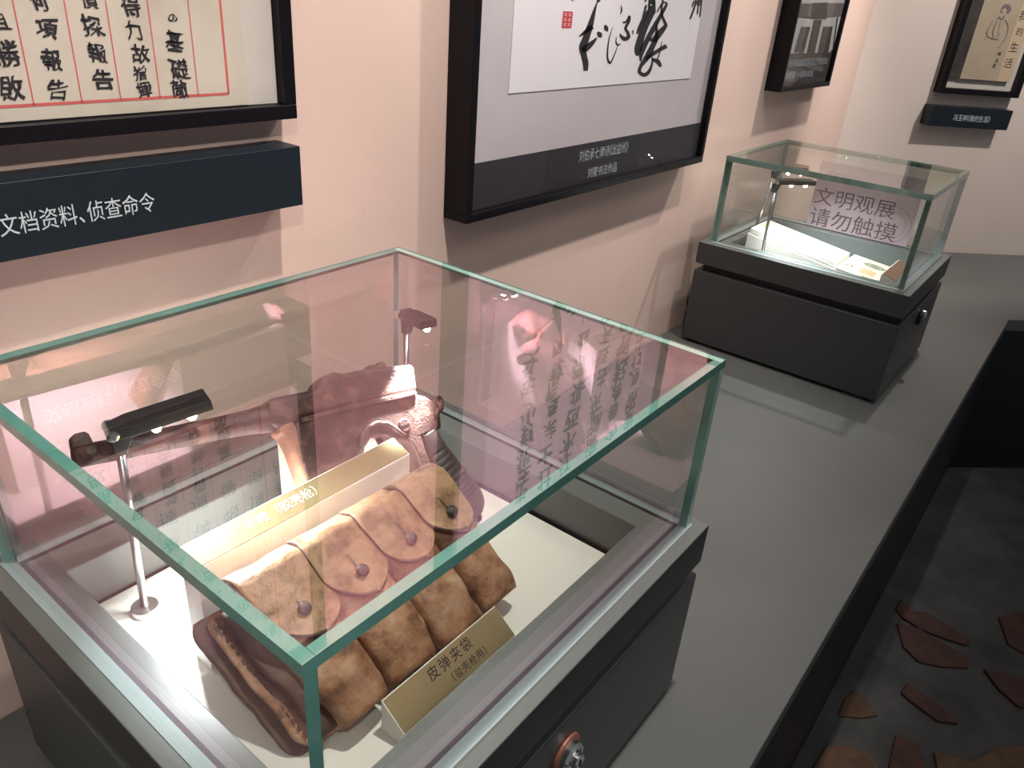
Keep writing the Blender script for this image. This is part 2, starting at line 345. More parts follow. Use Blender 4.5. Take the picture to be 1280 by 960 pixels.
def make_case(x, y, L, W, m, label, gap, z2, lockc, hc=.0715, opening=None, tray=.284, lock_small=False, T=.0125, gm='glass'):
    t = thing('glass_display_case', label, 'display case', (x+L/2, y+W/2, 0), 'glass display cases on the grey ledge')
    z1 = ZT-hc
    # body
    bi = .001
    obj('case_body', box(new(), (x-m+bi, y-m+bi, z2), (x+L+m-bi, y+W+m-bi, z1-gap)), M['body'] if gm == 'glass' else M['case'], t, bevel=.003)
    o = opening
    obj('shadow_gap', ring4(new(), (x-m+.022, y-m+.022), (x+L+m-.022, y+W+m-.022), (o[0]+.001, o[2]+.001), (o[1]-.001, o[3]-.001), z1-gap-.002, z1+.002), M['black'], t)  # block coloured black for the shade inside the gap
    obj('plinth_recess', box(new(), (x-m+.045, y-m+.045, .0), (x+L+m-.045, y+W+m-.045, z2+.002)), M['black'], t)
    for fx in (x-m+.045, x+L+m-.045):
        for fy in (y-m+.075, y+W+m-.075):
            obj('levelling_foot', lathe(new(), (fx, fy, 0), (0, 0, 1), [(0, .026), (.004, .027), (.007, .024), (.008, .008), (z2+.001, .008)]), M['chrome'], t)
    # cap with its sunk tray
    o = opening
    bm = ring4(new(), (x-m, y-m), (x+L+m, y+W+m), (o[0], o[2]), (o[1], o[3]), z1, ZT)
    rimo = obj('case_rim', bm, [M['case'], M['rim']], t, bevel=.0025)
    for p in rimo.data.polygons:
        if abs(p.normal.z) > .9 or True:
            c = p.center
            inner = abs(p.normal.z) < .5 and (o[0]-.001 < c.x+t.location.x < o[1]+.001) and (o[2]-.001 < c.y+t.location.y < o[3]+.001)
            if p.normal.z > .9 or inner: p.material_index = 1
    obj('tray_floor', box(new(), (o[0]-.003, o[2]-.003, min(z1-gap, tray-.012)-.004), (o[1]+.003, o[3]+.003, tray-.012)), M['rim'], t)
    g = ring4(new(), (x+T+.0005, y+T+.0005), (x+L-T-.0005, y+W-T-.0005), (x+T+.006, y+T+.006), (x+L-T-.006, y+W-T-.006), ZT-.001, ZT+.0012)
    obj('groove_shade', g, M['black'], t)  # black ring painted in for the shade of the groove holding the glass
    g = ring4(new(), (x-.003, y-.003), (x+L+.003, y+W+.003), (x+T+.0003, y+T+.0003), (x+L-T-.0003, y+W-T-.0003), ZT-.001, ZT+.0010)
    obj('base_gleam_strip', g, M['base_gleam'], t, label='pale strip painting the gleam under the glass')  # strip added to carry the highlight at the foot of the panes
    z0 = ZT+.0012
    pane('glass_top', (x, y, ZG-T), (x+L, y+W, ZG), 2, t, 1, gm)
    e_ = .0005; zt_ = ZG-.0015
    pane('glass_pane', (x+e_, y+e_, z0), (x+T, y+W-e_, zt_), 0, t, 1, gm)
    pane('glass_pane', (x+L-T, y+e_, z0), (x+L-e_, y+W-e_, zt_), 0, t, 2, gm)
    pane('glass_pane', (x+T+e_, y+e_, z0), (x+L-T-e_, y+T, zt_), 1, t, 1, gm)
    pane('glass_pane', (x+T+e_, y+W-T, z0), (x+L-T-e_, y+W-e_, zt_), 1, t, 1, gm)
    if lock_small:
        bmx = new(); box(bmx, Vector(lockc)+Vector((-.016, -.014, -.024)), Vector(lockc)+Vector((.016, 0, .012)))
        obj('lock', bmx, M['black'], t, bevel=.004, label='black cam lock')
        obj('lock_cap', lathe(new(), Vector(lockc)+Vector((0, -.012, .010)), (0, -1, 0), [(0, .016), (.008, .016), (.010, .012), (.010, 0)]), M['chrome'], t, label='chrome lock cap')
    else: lock_at(lockc, t)
    return t
m1 = .0225
lc = aty(706, 940, -m1+.001)
case1 = make_case(0, 0, .70, .6239, m1, 'large near glass case holding the rusty pistol and leather pouch', .024, .012, lc,
                  opening=(.046, .6405, .060, .553), tray=.284)
X2, Y2, L2, W2 = 2.136, .0392, .522, .6037; m2 = .027
lc2 = aty(1147, 395, Y2-m2+.004)
case2 = make_case(X2, Y2, L2, W2, m2, 'smaller far glass case holding the cream documents and lamp pair', .024, .012, lc2,
                  opening=(X2+.05, X2+L2-.05, Y2+.05, Y2+W2-.05), tray=.30, lock_small=True, T=.017, gm='glass_far')

# boards inside the trays
o = obj('display_board', box(new(), (.049, .063, .272), (.632, .548, .284)), M['board'], loc=(.34, .3, .272), bevel=.001)
o['label'] = 'cream white board lying in the tray under the pistol and pouch'; o['category'] = 'board'

# ------------------------------------------------------------------ LED lamps
def lamp(base, top, hdir, hlen, label, hw=.036, tilt=.0, power=1.2, aim=(0, 0, -1), group='small display lamps', angle=110, fr=(.42, .78), side=.28):
    base = Vector(base); t = thing('display_lamp', label, 'lamp', base, group)
    obj('lamp_base', lathe(new(), base, (0, 0, 1), [(0, .0175), (.010, .0175), (.0112, .0165), (.0112, .005)]), M['steel'], t)
    z = Vector((0, 0, 1)); top = Vector(top)
    obj('pole', tube(new(), [base+z*.010, top-z*.028], .0052, 14), M['steel'], t, smooth=True)
    h = Vector(hdir).normalized(); s = h.cross(z).normalized(); up = s.cross(h).normalized()
    br = new(); p = top-z*.030
    prism(br, [p-s*.006-h*.006, p-s*.006+h*.006, top-s*.006+h*.022+z*.002, top-s*.006-h*.010+z*.004], s*.012)
    obj('bracket', br, M['lamp'], t, bevel=.001)
    obj('hinge_screw', lathe(new(), top-h*.006-s*.016+z*.004, s, [(0, .004), (0.0005, .007), (.032, .007), (.0325, .004)], 18), M['chrome'], t)
    hb = new(); c0 = top+z*.004-h*.008
    P = [c0-s*hw*.32, c0+h*.022-s*hw*.5, c0+h*hlen-s*hw*.5, c0+h*(hlen)+s*hw*.5, c0+h*.022+s*hw*.5, c0+s*hw*.32]
    hd = obj('lamp_head', prism(hb, [q-up*.007 for q in P], up*.014), M['lamp'], t, bevel=.0012)
    for f in fr:
        c = c0+h*hlen*f-up*.007+s*hw*side
        obj('led', lathe(new(), c+up*.001, -up, [(0, .0055), (.005, .0055), (.0075, .0038), (.0082, 0)], 14), M['led'], hd, label='lit white led')
        l = bpy.data.lights.new('led_spot', 'SPOT'); l.energy = power*.5; l.spot_size = math.radians(angle); l.spot_blend = .7
        l.shadow_soft_size = .003; l.color = (.93, .97, 1)
        lo = bpy.data.objects.new('led_spot', l); COL.objects.link(lo); lo.location = (c-up*.011)*S
        lo.rotation_euler = Vector(aim).to_track_quat('-Z', 'Y').to_euler()
    return t
lamp((.106, .491, .284), (.112, .488, .562), (.095, -.028, .012), .115, 'LED lamp on steel pole at left rear of the near case', power=8.5, aim=(.16, -.50, -1), angle=100, side=.30)
lamp((.600, .503, .284), (.600, .503, .566), (-.022, -.10, .010), .074, 'LED lamp behind the pistol, its lit head above the grip', hw=.030, power=46, aim=(-.66, -.20, -.9), angle=50, fr=(.62, .9), side=0)
lamp((2.200, .483, .300), (2.168, .483, .575), (.10, -.085, 0), .135, 'front LED lamp in the far case, nearest the camera', power=6, aim=(.35, -.3, -1))
lamp((2.36, .590, .300), (2.36, .560, .575), (.08, -.10, 0), .12, 'rear LED lamp in the far case beside its back glass', power=2, aim=(.3, -.4, -1))

# ------------------------------------------------------------------ label stands
st = thing('label_stand', 'long white label stand with gold plate between pistol and pouch', 'label stand', (.28, .3575, .284))
xa, xb = .1075, .447
prof = [(.3405, .284), (.3405, .4435), (.3755, .4570), (.3755, .284)]
obj('stand_block', prism(new(), [(xa, y, z) for y, z in prof], (xb-xa, 0, 0)), M['white'], st, bevel=.001)
dn = Vector((0, -.0135, .035)).normalized(); pe = Vector((0, .035, .0135)).normalized()
p0 = Vector((xa+.002, .3405, .4435))+pe*.002
obj('gold_plate', prism(new(), [p0, p0+Vector((xb-xa-.004, 0, 0)), p0+Vector((xb-xa-.004, 0, 0))+pe*.0335, p0+pe*.0335], dn*.0015), M['gold'], st, label='brushed gold label plate')
obj('lettering', text_bm(new(), '手枪（驳壳枪）', p0+Vector((.075, 0, 0))+pe*.012, (1, 0, 0), pe, .017, en=dn, off=.0019), M['pale_gold'], st)

s2 = thing('label_stand', 'small gold faced label stand in front of the leather pouch', 'label stand', (.28, .105, .284))
xa, xb = .186, .388
prof = [(.0865, .284), (.0865, .306), (.1240, .333), (.1240, .284)]
obj('stand_block', prism(new(), [(xa, y, z) for y, z in prof], (xb-xa, 0, 0)), M['white'], s2, bevel=.001)
pe = Vector((0, .0375, .027)).normalized(); dn = Vector((0, -.027, .0375)).normalized()
p0 = Vector((xa+.002, .0865, .306))+pe*.0015
obj('gold_plate', prism(new(), [p0, p0+Vector((xb-xa-.004, 0, 0)), p0+Vector((xb-xa-.004, 0, 0))+pe*.043, p0+pe*.043], dn*.0015), M['gold'], s2, label='gold label plate')
lt = new()
text_bm(lt, '皮弹夹袋', p0+Vector((.062, 0, 0))+pe*.024, (1, 0, 0), pe, .0175, en=dn, off=.0019, spacing=1.25)
text_bm(lt, '（驳壳枪用）', p0+Vector((.088, 0, 0))+pe*.006, (1, 0, 0), pe, .0125, en=dn, off=.0019, spacing=1.1)
obj('lettering', lt, M['ink'], s2)

# white wedge that carries the pistol
o = obj('pistol_support', prism(new(), [(.335, y, z) for y, z in [(.392, .284), (.50, .284), (.50, .487), (.465, .487), (.392, .398)]], (.205, 0, 0)), M['white'], loc=(.45, .45, .284), bevel=.001)
o['label'] = 'white wedge block propping the rusty pistol from behind'; o['category'] = 'stand'

# ------------------------------------------------------------------ pistol
B0 = aty(90, 572, .518); B1 = Vector((.56, .45, .49)); G0 = Vector((.545, .297, .284))
e1 = (B1-B0).normalized(); wv = B1-G0; e2 = (wv-e1*wv.dot(e1)).normalized(); e3 = e1.cross(e2)      # e3 faces the viewer
def gp(u, v): return at(u, v, B0, e3)                  # picture trace -> the pistol's own plane
pist = thing('pistol', 'rusty brown broomhandle pistol leaning on a white block in the near case', 'pistol', (.45, .38, .300))
def slab(name, px, th, mt, bev=.004, parent=None, shift=0., seg=3, dens=0):
    P = [gp(u, v)+e3*(th/2+shift) for u, v in px]
    return obj(name, prism(new(), P, -e3*th), mt, parent or pist, bevel=bev, seg=seg)
c0 = gp(92, 572); c1 = gp(345, 521)
bar = []; rad = []
for i in range(13):
    f = i/12; bar.append(c0.lerp(c1, f)); rad.append(.0132+.0035*f+(.005*max(0, f-.8)/.2))
bm = tube(new(), bar, rad, 24); br = obj('barrel', bm, M['rust'], pist, smooth=True)
obj('muzzle_bore', lathe(new(), c0-e1*.0006, e1, [(0, .0062), (.0004, .0062), (.0005, 0)], 20), M['black'], br)
slab('front_sight', [(86, 549), (92, 543), (104, 540), (110, 542), (117, 556), (118, 566), (90, 572)], .012, M['rust'], .003)
slab('barrel_extension', [(328, 502), (345, 498), (387, 490), (391, 481), (399, 473), (411, 468), (421, 470), (457, 463), (503, 459), (511, 468), (515, 493), (508, 496), (424, 515), (365, 530), (340, 540), (326, 528)], .044, M['rust'], .010, seg=4)
slab('rear_sight', [(455, 464), (459, 457), (467, 459), (470, 454), (477, 453), (481, 460), (486, 466), (470, 472)], .020, M['rust'], .003)
slab('rail', [(424, 511), (508, 492), (512, 496), (505, 500), (424, 518), (368, 532), (366, 527)], .050, M['rust'], .002)
frame_px = [(362, 530), (424, 514), (508, 495), (524, 499), (536, 507), (542, 520), (544, 538), (530, 543), (519, 548), (524, 566), (537, 596), (530, 600), (521, 592), (511, 566), (504, 555), (494, 552), (482, 553), (474, 548), (465, 547), (456, 551), (449, 562), (446, 580), (450, 600), (458, 620), (430, 640), (399, 655), (380, 615), (368, 570)]
slab('pistol_frame', frame_px, .040, M['rust'], .004)
slab('magazine_front', [(344, 527), (360, 529), (372, 543), (386, 583), (404, 650), (390, 652), (372, 600), (360, 565), (351, 549), (343, 544)], .036, M['rust_orange'], .005)
# ridge around the guard opening
P = [gp(*q)+e3*.020 for q in [(441, 560), (443, 548), (451, 538), (463, 532), (476, 533), (488, 541), (497, 548)]]
obj('guard_ridge', tube(new(), P, .004, 10), M['rust'], pist, smooth=True)
P = [gp(*q) for q in [(452, 604), (460, 618), (475, 625), (492, 622), (508, 610), (520, 594)]]
obj('trigger_guard', tube(new(), P, .0055, 10), M['rust'], pist, smooth=True)
P = [gp(*q) for q in [(474, 548), (478, 560), (479, 574), (474, 588)]]
obj('trigger', tube(new(), P, [.006, .005, .0045, .003], 10), M['rust'], pist, smooth=True)
c = gp(497, 535)+e3*.019
sc1 = obj('frame_screw', lathe(new(), c, e3, [(0, .011), (.003, .011), (.0042, .009), (.0042, 0)], 24), M['rust'], pist)
obj('screw_slot', prism(new(), [c+e3*.0043+e1*a*.008+e2*b_*.0011 for a, b_ in ((-1, -1), (1, -1), (1, 1), (-1, 1))], e3*.0004), M['black'], sc1)
h = gp(545, 503)
hm = obj('hammer', tube(new(), [gp(530, 512), gp(538, 506), h], [.008, .007, .006], 12), M['rust'], pist, smooth=True)
obj('hammer_spur', lathe(new(), h-e3*.010, e3, [(0, .008), (.001, .010), (.018, .010), (.019, .008)], 18), M['rust'], hm)
obj('safety_lever', tube(new(), [gp(536, 522)+e3*.018, gp(541, 514)+e3*.024, gp(540, 505)+e3*.022], [.005, .005, .006], 10), M['rust'], pist, smooth=True)
slab('bolt_tail', [(503, 460), (509, 457), (514, 462), (514, 474), (510, 478), (505, 470)], .022, M['rust'], .004)
# grip: oval loft with cut grooves
cl = [((529, 543), 14.5), ((541, 565), 16.5), ((553, 585), 19), ((565, 605), 22), ((575, 620), 24), ((583, 632), 23), ((588, 640), 19), ((590, 645), 12)]
pts = catmull([(a[0], a[1], r) for a, r in cl], 14)
c_, d_ = gp(529, 543), gp(588, 640); ax = (d_-c_).normalized(); sd = e3.cross(ax).normalized()
R = []; n = 32
for i, (u, v, r) in enumerate(pts):
    c = gp(u, v); f = i/len(pts); hw = 1.24*r/955*(c-CP).dot(CF)
    groove = 1-.11*(i % 5 == 0 and .12 < f < .86)
    endr = 1
    R.append([c+(sd*math.cos(t)*hw*(groove*.3+.7)+e3*math.sin(t)*(.022*groove*min(1, .35+hw/.030)))*endr for t in [2*math.pi*k/n for k in range(n)]])
obj('grip', rings(new(), R), M['grip'], pist, smooth=True, label='black grooved wooden grip')
c = gp(590, 606)+e3*.014
lr = new(); P = [gp(593, 648)+ax*.010*math.sin(t)+sd*.012*math.cos(t) for t in [2*math.pi*k/16 for k in range(17)]]
obj('lanyard_ring', tube(lr, P, .0035, 8), M['rust'], pist, smooth=True)
c = gp(571, 590)+e3*.017
obj('grip_screw', lathe(new(), c, e3, [(0, .005), (.0025, .005), (.003, .0035), (.003, 0)], 16), M['rust'], pist)

# ------------------------------------------------------------------ leather pouch
th = math.radians(36); PO = Vector((.14, .140, .325)); pv = Vector((0, math.cos(th), math.sin(th))); pn = Vector((0, -math.sin(th), math.cos(th))); pu = Vector((1, 0, 0))
def PL(u, v, n): return PO+pu*u+pv*v+pn*n
pouch = thing('ammunition_pouch', 'worn brown leather pouch with four studded flaps leaning on the white stand', 'pouch', (.30, .24, .284))
TB = [-.022, .066, .149, .227, .302]; BB = [.000, .072, .156, .241, .312]; HV = .190
def ue(i, v): f = v/HV; return BB[i]+(TB[i]-BB[i])*f
def front(a): return .010+.013*(1-abs(a)**2.2)
for i in range(4):
    R = []; nv = 26; nr = 40
    for j in range(nv+1):
        f = j/nv; v = -.006+(HV+.008)*f
        e_ = min(1, math.sin(min(f, .999)*math.pi)**.32+ .0) if 0 < f < 1 else 0.35
        e_ = max(.35, e_)
        a0, a1 = ue(i, v)+.0018, ue(i, v)-0+(ue(i+1, v)-ue(i, v))-.0018; mu, hw = (a0+a1)/2, (a1-a0)/2
        ring = []
        for k in range(nr):
            t = 2*math.pi*k/nr; cx, cy = math.cos(t), math.sin(t)
            sx = math.copysign(abs(cx)**.42, cx); sy = math.copysign(abs(cy)**.5, cy)
            top = (.024-.006*f) if sy > 0 else .045
            n_ = sy*top*(.55+.45*e_) - .006
            if sy > 0: n_ += .005*math.cos(sx*1.4)
            if j < 7: n_ += -(7-j)**1.5*.00042*(1 if sy > 0 else 0)
            q = PL(mu+hw*sx*(.94+.06*e_), v+.004*(1-e_)*(1 if f > .5 else -1), n_)
            ring.append(q+wob(q, 22, .0042)+wob(q, 70, .0012))
        R.append(ring)
    obj('pocket', rings(new(), R), M['leather'], pouch, smooth=True)
for i in range(4):
    bm = new(); NU, NV = 22, 40; G = []
    tipv = .090+(.004 if i else 0)
    for j in range(NV+1):
        s = j/NV; row = []
        for k in range(NU+1):
            a = -1+2*k/NU
            # outline: full width to v=.135, then rounded point
            if s < .24:                       # over the back of the fold
                phi = s/.24*math.pi*.55; v = HV+.004+.020*math.cos(math.pi*.5-phi*.9)*.6; n_ = -.030+.045*(s/.24)
                v = HV+.012*math.sin(s/.24*math.pi); wf = 1
            else:
                q = (s-.24)/.76; edge = tipv + (.135-tipv)*0
                v = HV-(HV-tipv)*q
                w0 = 1 if v > .140 else max(0.0, 1-((.140-v)/(.140-tipv+.0001))**2.0)**.56
                wf = w0; n_ = front(a*wf)+.0075
                if q < .12: n_ -= (1-q/.12)**2*.006
            uc = (ue(i, v)+ue(i+1, v))/2+.001; hw = (ue(i+1, v)-ue(i, v))/2+.0035
            uu = uc+hw*a*max(wf, .02)-(.003*max(0, -a) if i else 0)
            lift = .003*(abs(a)**6)+(.0075*max(0, -a)**1.6 if i else .002)-.0015*max(0, a)
            q3 = PL(uu, v, n_+lift); q3 += wob(q3, 30, .0028)
            row.append(bm.verts.new(q3))
        G.append(row)
    for j in range(NV):
        for k in range(NU): bm.faces.new((G[j][k], G[j][k+1], G[j+1][k+1], G[j+1][k]))
    bmesh.ops.recalc_face_normals(bm, faces=bm.faces[:])
    fl = obj('flap', bm, [M['leather_flap'], M['leather_dark']], pouch, smooth=True, label='lighter tan pointed flap')
    md = fl.modifiers.new('thickness', 'SOLIDIFY'); md.thickness = .0046; md.offset = 0; md.material_offset_rim = 1
    v = .124; uc = (ue(i, v)+ue(i+1, v))/2-.004+(.0 if i else -.002)
    c = PL(uc, v, front(-.1)+.009)
    obj('stud', lathe(new(), c, pn, [(0, .0035), (.003, .0035), (.004, .0072), (.007, .0080), (.0095, .0068), (.0112, .004), (.0116, 0)], 20), M['stud'], pouch, smooth=True, label='dark metal stud')
    a_, b_ = PL(uc-.001, v+.006, front(0)+.0117), PL(uc-.003, v+.026, front(0)+.0112)
    obj('slit', tube(new(), [a_, a_.lerp(b_, .5), b_], [.0008, .0008, .0004], 6), M['leather_dark'], pouch, label='dark cut slit')
# back panels and side gusset, layered leather with rounded edges
def layer(name, u0, u1, v0, v1, n0, th_, mt, curve=0., label=None):
    bm = new(); R = []; NJ = 30
    for j in range(NJ+1):
        f = j/NJ; v = v0+(v1-v0)*f; r = 1-abs(2*f-1)**10*.06
        nn = n0+curve*(1-f)**3
        ring = []
        ua, ub = u0+(TB[0]-BB[0])*f*.8, u1+(TB[4]-BB[4])*f
        cu, hu = (ua+ub)/2, (ub-ua)/2*r
        for k in range(36):
            t = 2*math.pi*k/36; cx, cy = math.cos(t), math.sin(t)
            q = PL(cu+hu*math.copysign(abs(cx)**.22, cx), v, nn+th_/2*math.copysign(abs(cy)**.35, cy)*(1 if 0 < j < NJ else .3))
            ring.append(q+wob(q, 18, .006)+wob(q, 60, .0015))
        R.append(ring)
    return obj(name, rings(bm, R), mt, pouch, smooth=True, label=label)
layer('back_panel', -.046, .316, -.006, HV-.005, -.053, .012, M['leather_dark'], .004)
layer('middle_panel', -.036, .314, -.002, HV-.008, -.036, .010, M['leather'], .004)
sx = new()
for q in range(17):
    f = .08+.84*q/16; c = PL(-.036+.0072-.004+(TB[0]-BB[0])*f*.8+.006*(1-abs(2*f-1)**10*.06), -.002+(HV-.006)*f, -.0302+.004*(1-f)**3)
    tube(sx, [c-pv*.0030, c+pn*.0010, c+pv*.0030], .0009, 6)
obj('stitching', sx, M['leather_dark'], pouch, label='dark stitches along the side')
layer('side_gusset', -.022, .05, .000, HV-.012, -.020, .012, M['leather_dark'], .002)

# ------------------------------------------------------------------ frames on the long wall
def frame(name, label, x0, x1, z0, z1, depth, bw, mt, cat='picture', group=None, o=None, ex=None, en=None):
    """picture frame on a wall; o/ex/en give the wall's origin, direction along it and direction out of it"""
    o = o or Vector((0, YW, 0)); ex = ex or Vector((1, 0, 0)); en = en or Vector((0, -1, 0)); ez = Vector((0, 0, 1))
    t = thing(name, label, cat, o+ex*(x0+x1)/2+ez*z0, group)
    W = lambda x, z, d: o+ex*x+ez*z+en*d
    for (a, b_, c, d) in ((x0, x1, z0, z0+bw), (x0, x1, z1-bw, z1), (x0, x0+bw, z0+bw, z1-bw), (x1-bw, x1, z0+bw, z1-bw)):
        obj('frame_rail', prism(new(), [W(a, c, .001), W(b_, c, .001), W(b_, d, .001), W(a, d, .001)], en*(depth-.001)), mt, t, bevel=.0015)
    obj('glazing', prism(new(), [W(x0+bw, z0+bw, depth-.010), W(x1-bw, z0+bw, depth-.010), W(x1-bw, z1-bw, depth-.010), W(x0+bw, z1-bw, depth-.010)], en*.0015), M['glazing'], t)
    return t, W
def panel(name, W, x0, x1, z0, z1, d, th_, mt, parent, **k):
    en = (W(0, 0, 1)-W(0, 0, 0))
    return obj(name, prism(new(), [W(x0, z0, d), W(x1, z0, d), W(x1, z1, d), W(x0, z1, d)], en*th_), mt, parent, **k)

# left: handwritten document
f1, W = frame('framed_letter', 'black framed handwritten letter with red ruled columns on the left wall', -.62, .558, .849, 1.55, .040, .021, M['frame'], group=None)
panel('linen_mat', W, -.598, .536, .871, 1.528, .018, .004, M['linen'], f1, label='pale linen mount')
DY = YW-.024
P = aty(311, 132, DY)
panel('letter_paper', W, -.45, P.x, .872, 1.50, .0225, .0012, M['doc'], f1, label='aged handwritten letter')
rl = new()
def rline(a, b_, w_):
    a, b_ = Vector(a), Vector(b_); d = (b_-a).normalized(); s = Vector((0, 1, 0)).cross(d)*w_/2
    rl.faces.new([rl.verts.new(p) for p in (a-s, b_-s, b_+s, a+s)])
DR = YW-.0241
zb = aty(286, 117, DR).z; z_l = aty(2, 132, DR).z
rline((-.43, DR, zb+.001), (aty(286, 117, DR).x, DR, zb), .0035)
xs = [(aty(286, 117, DR).x, .0035)]+[(aty(u, v, DR).x, .0016) for u, v in ((248, 119), (200, 120), (151, 123), (102, 124), (42, 128))]
for q in range(5): xs.append((xs[-1][0]-.057, .0016))
for x, wd in xs: rline((x, DR, zb), (x, DR, 1.47), wd)
obj('ruled_lines', rl, M['red_ink'], f1, label='red ruled lines')
HW = [('の', 216, 22, 14), ('基', 218, 52, 26), ('礎', 224, 87, 27), ('敵', 225, 110, 23), ('得', 163, 6, 27), ('力', 166, 38, 22), ('故', 176, 67, 24), ('指', 175, 92, 20), ('揮', 180, 112, 20),
      ('偵', 110, 0, 22), ('探', 116, 33, 26), ('報', 121, 66, 24), ('告', 129, 100, 28), ('何', 48, 1, 24), ('項', 58, 35, 27), ('報', 65, 75, 26), ('告', 72, 111, 28),
      ('且', 0, 27, 22), ('勝', 8, 68, 34), ('敗', 15, 110, 30)]
hw = new()
for ch, u, v, hpx in HW:
    p = aty(u, v, DR); sz = hpx/FPX*(p-CP).dot(CF)*.98
    brush_bm(hw, ch, p, (1, 0, 0), (0, 0, 1), sz, 1.5, .0004)
for x in (.486, .43, .375, .318, .262, .2, .14, .08, .02):          # columns going on above the picture edge
    z = 1.035
    while z < 1.44:
        text_bm(hw, random.choice('力基報告指揮得故勝探項敵'), Vector((x, DR, z)), (1, 0, 0), (0, 0, 1), .034, center=True, jitter=1.0, off=.0004); z += .055
obj('handwriting', hw, M['ink'], f1, label='black brush handwriting')

# sign box under it
sb = thing('wall_sign', 'long dark slate sign box with pale lettering below the framed letter', 'sign', (.1, YW-.03, .72))
SY = YW-.060
obj('sign_box', box(new(), (-.62, SY, .7200), (.5440, YW-.001, .8118)), M['sign'], sb, bevel=.001)
p = aty(193, 247, SY); pl = aty(12, 283, SY)
lt = new(); chw = .0375
pl = aty(-3, 283, SY)
line_bm(lt, '文档资料、侦查命令', (pl.x, SY, .7200+.0325), (1, 0, 0), (0, 0, 1), .0285, p.x-pl.x)
obj('lettering', lt, M['white_ink'], sb)

# middle: calligraphy
FD = .065
f2, W = frame('framed_calligraphy', 'large black box frame with bold black calligraphy and dark caption strip', .943, 2.039, .617, 1.70, FD, .018, M['frame'])
DP = YW-.046
cz = (aty(595, 206, DP).z+aty(872, 153, DP).z)/2
panel('mount', W, .960, 2.022, .634, 1.683, .040, .004, M['mount'], f2, label='mauve grey mount')
panel('caption_strip', W, .960, 2.022, .634, cz, .0445, .0012, M['caption'], f2, label='dark purple caption strip')
q0 = aty(636, 118, DP); q1 = aty(863, 97, DP)
panel('art_paper', W, q0.x, q1.x, (q0.z+q1.z)/2, 1.60, .0445, .0012, M['paper'], f2, label='pale lilac calligraphy paper')
DB = YW-.0463
conv = lambda x, y: aty(680+x/7.11, y/7.11, DB)
ST = [[(475, 15, 6), (450, 90, 20), (425, 180, 34), (400, 260, 44), (370, 350, 48), (345, 420, 52), (355, 490, 40), (370, 560, 40), (370, 628, 30)],
 [(310, 325, 6), (360, 290, 24), (430, 235, 36)], [(470, 335, 8), (430, 380, 30), (370, 430, 44), (335, 450, 30)],
 [(478, 283, 12), (495, 308, 36), (508, 332, 12)], [(543, 222, 12), (553, 250, 30), (565, 278, 10)],
 [(615, 235, 3), (585, 320, 7), (568, 420, 10), (565, 510, 12), (580, 555, 16), (600, 545, 10), (640, 450, 6), (655, 400, 4)],
 [(645, 325, 4), (640, 370, 8), (655, 400, 12), (678, 388, 8)], [(685, 48, 4), (690, 90, 11), (680, 127, 4)],
 [(700, 200, 10), (735, 190, 16), (760, 145, 16), (755, 190, 18), (725, 250, 20), (745, 290, 20), (750, 330, 26), (715, 345, 28), (685, 320, 18), (678, 298, 6)],
 [(790, 268, 8), (790, 303, 8)],
 [(828, 300, 14), (850, 240, 22), (900, 140, 24), (960, 60, 22), (955, 110, 44), (900, 230, 46), (860, 340, 48), (835, 440, 50), (828, 495, 16)],
 [(858, 545, 10), (870, 460, 34), (920, 350, 34), (980, 240, 34), (1030, 150, 26), (1080, 60, 20), (1090, 28, 12), (1060, 25, 12), (1030, 60, 10), (1005, 110, 8)],
 [(1060, -20, 12), (1045, 80, 14), (1050, 140, 18), (1075, 200, 20), (1080, 230, 26), (1040, 280, 40), (980, 350, 40), (935, 345, 14)],
 [(1000, 200, 8), (1000, 330, 28), (970, 400, 36), (920, 500, 40), (860, 590, 24), (850, 640, 24), (890, 665, 26), (930, 640, 24), (960, 570, 14), (965, 510, 12)],
 [(905, 525, 24), (960, 485, 26), (1030, 440, 26), (1090, 408, 30)], [(1048, 368, 5), (1025, 480, 9), (1000, 540, 8)], [(960, 530, 16), (1010, 545, 30), (1038, 592, 20)]]
sk = new()
for s_ in ST: brush(sk, [(a, b_, c*1.3) for a, b_, c in s_], conv)
# columns of smaller running script higher up on the sheet
poem = ['微服孤行出益州', '今春病起强登楼', '海潮东去连天涌', '江水西来带血流', '壮士未埋荒草骨', '书生犹剩少年头']
for ci, x in enumerate((1.86, 1.74, 1.62, 1.49, 1.37, 1.25)):
    z = 1.50
    for ch in poem[ci]:
        if z < 1.03: break
        sz = random.uniform(.055, .085)
        brush_bm(sk, ch, Vector((x+random.uniform(-.012, .012), DB, z)), (1, 0, 0), (0, 0, 1), sz, 1.6, .0002, .03); z -= sz*1.05
obj('brush_strokes', sk, M['ink'], f2, label='black brush calligraphy')
sl = new(); cs = lambda x, y: aty(x, y, DB)
def quad(bm, P): bm.faces.new([bm.verts.new(p) for p in P])
a_ = cs(704, 14); b_ = cs(714, 35)
quad(sl, [(a_.x, DB, b_.z), (b_.x+.001, DB, b_.z), (b_.x+.001, DB, a_.z), (a_.x, DB, a_.z)])
sea = obj('red_seal', sl, M['seal'], f2, label='red seal stamp')
sw = new()
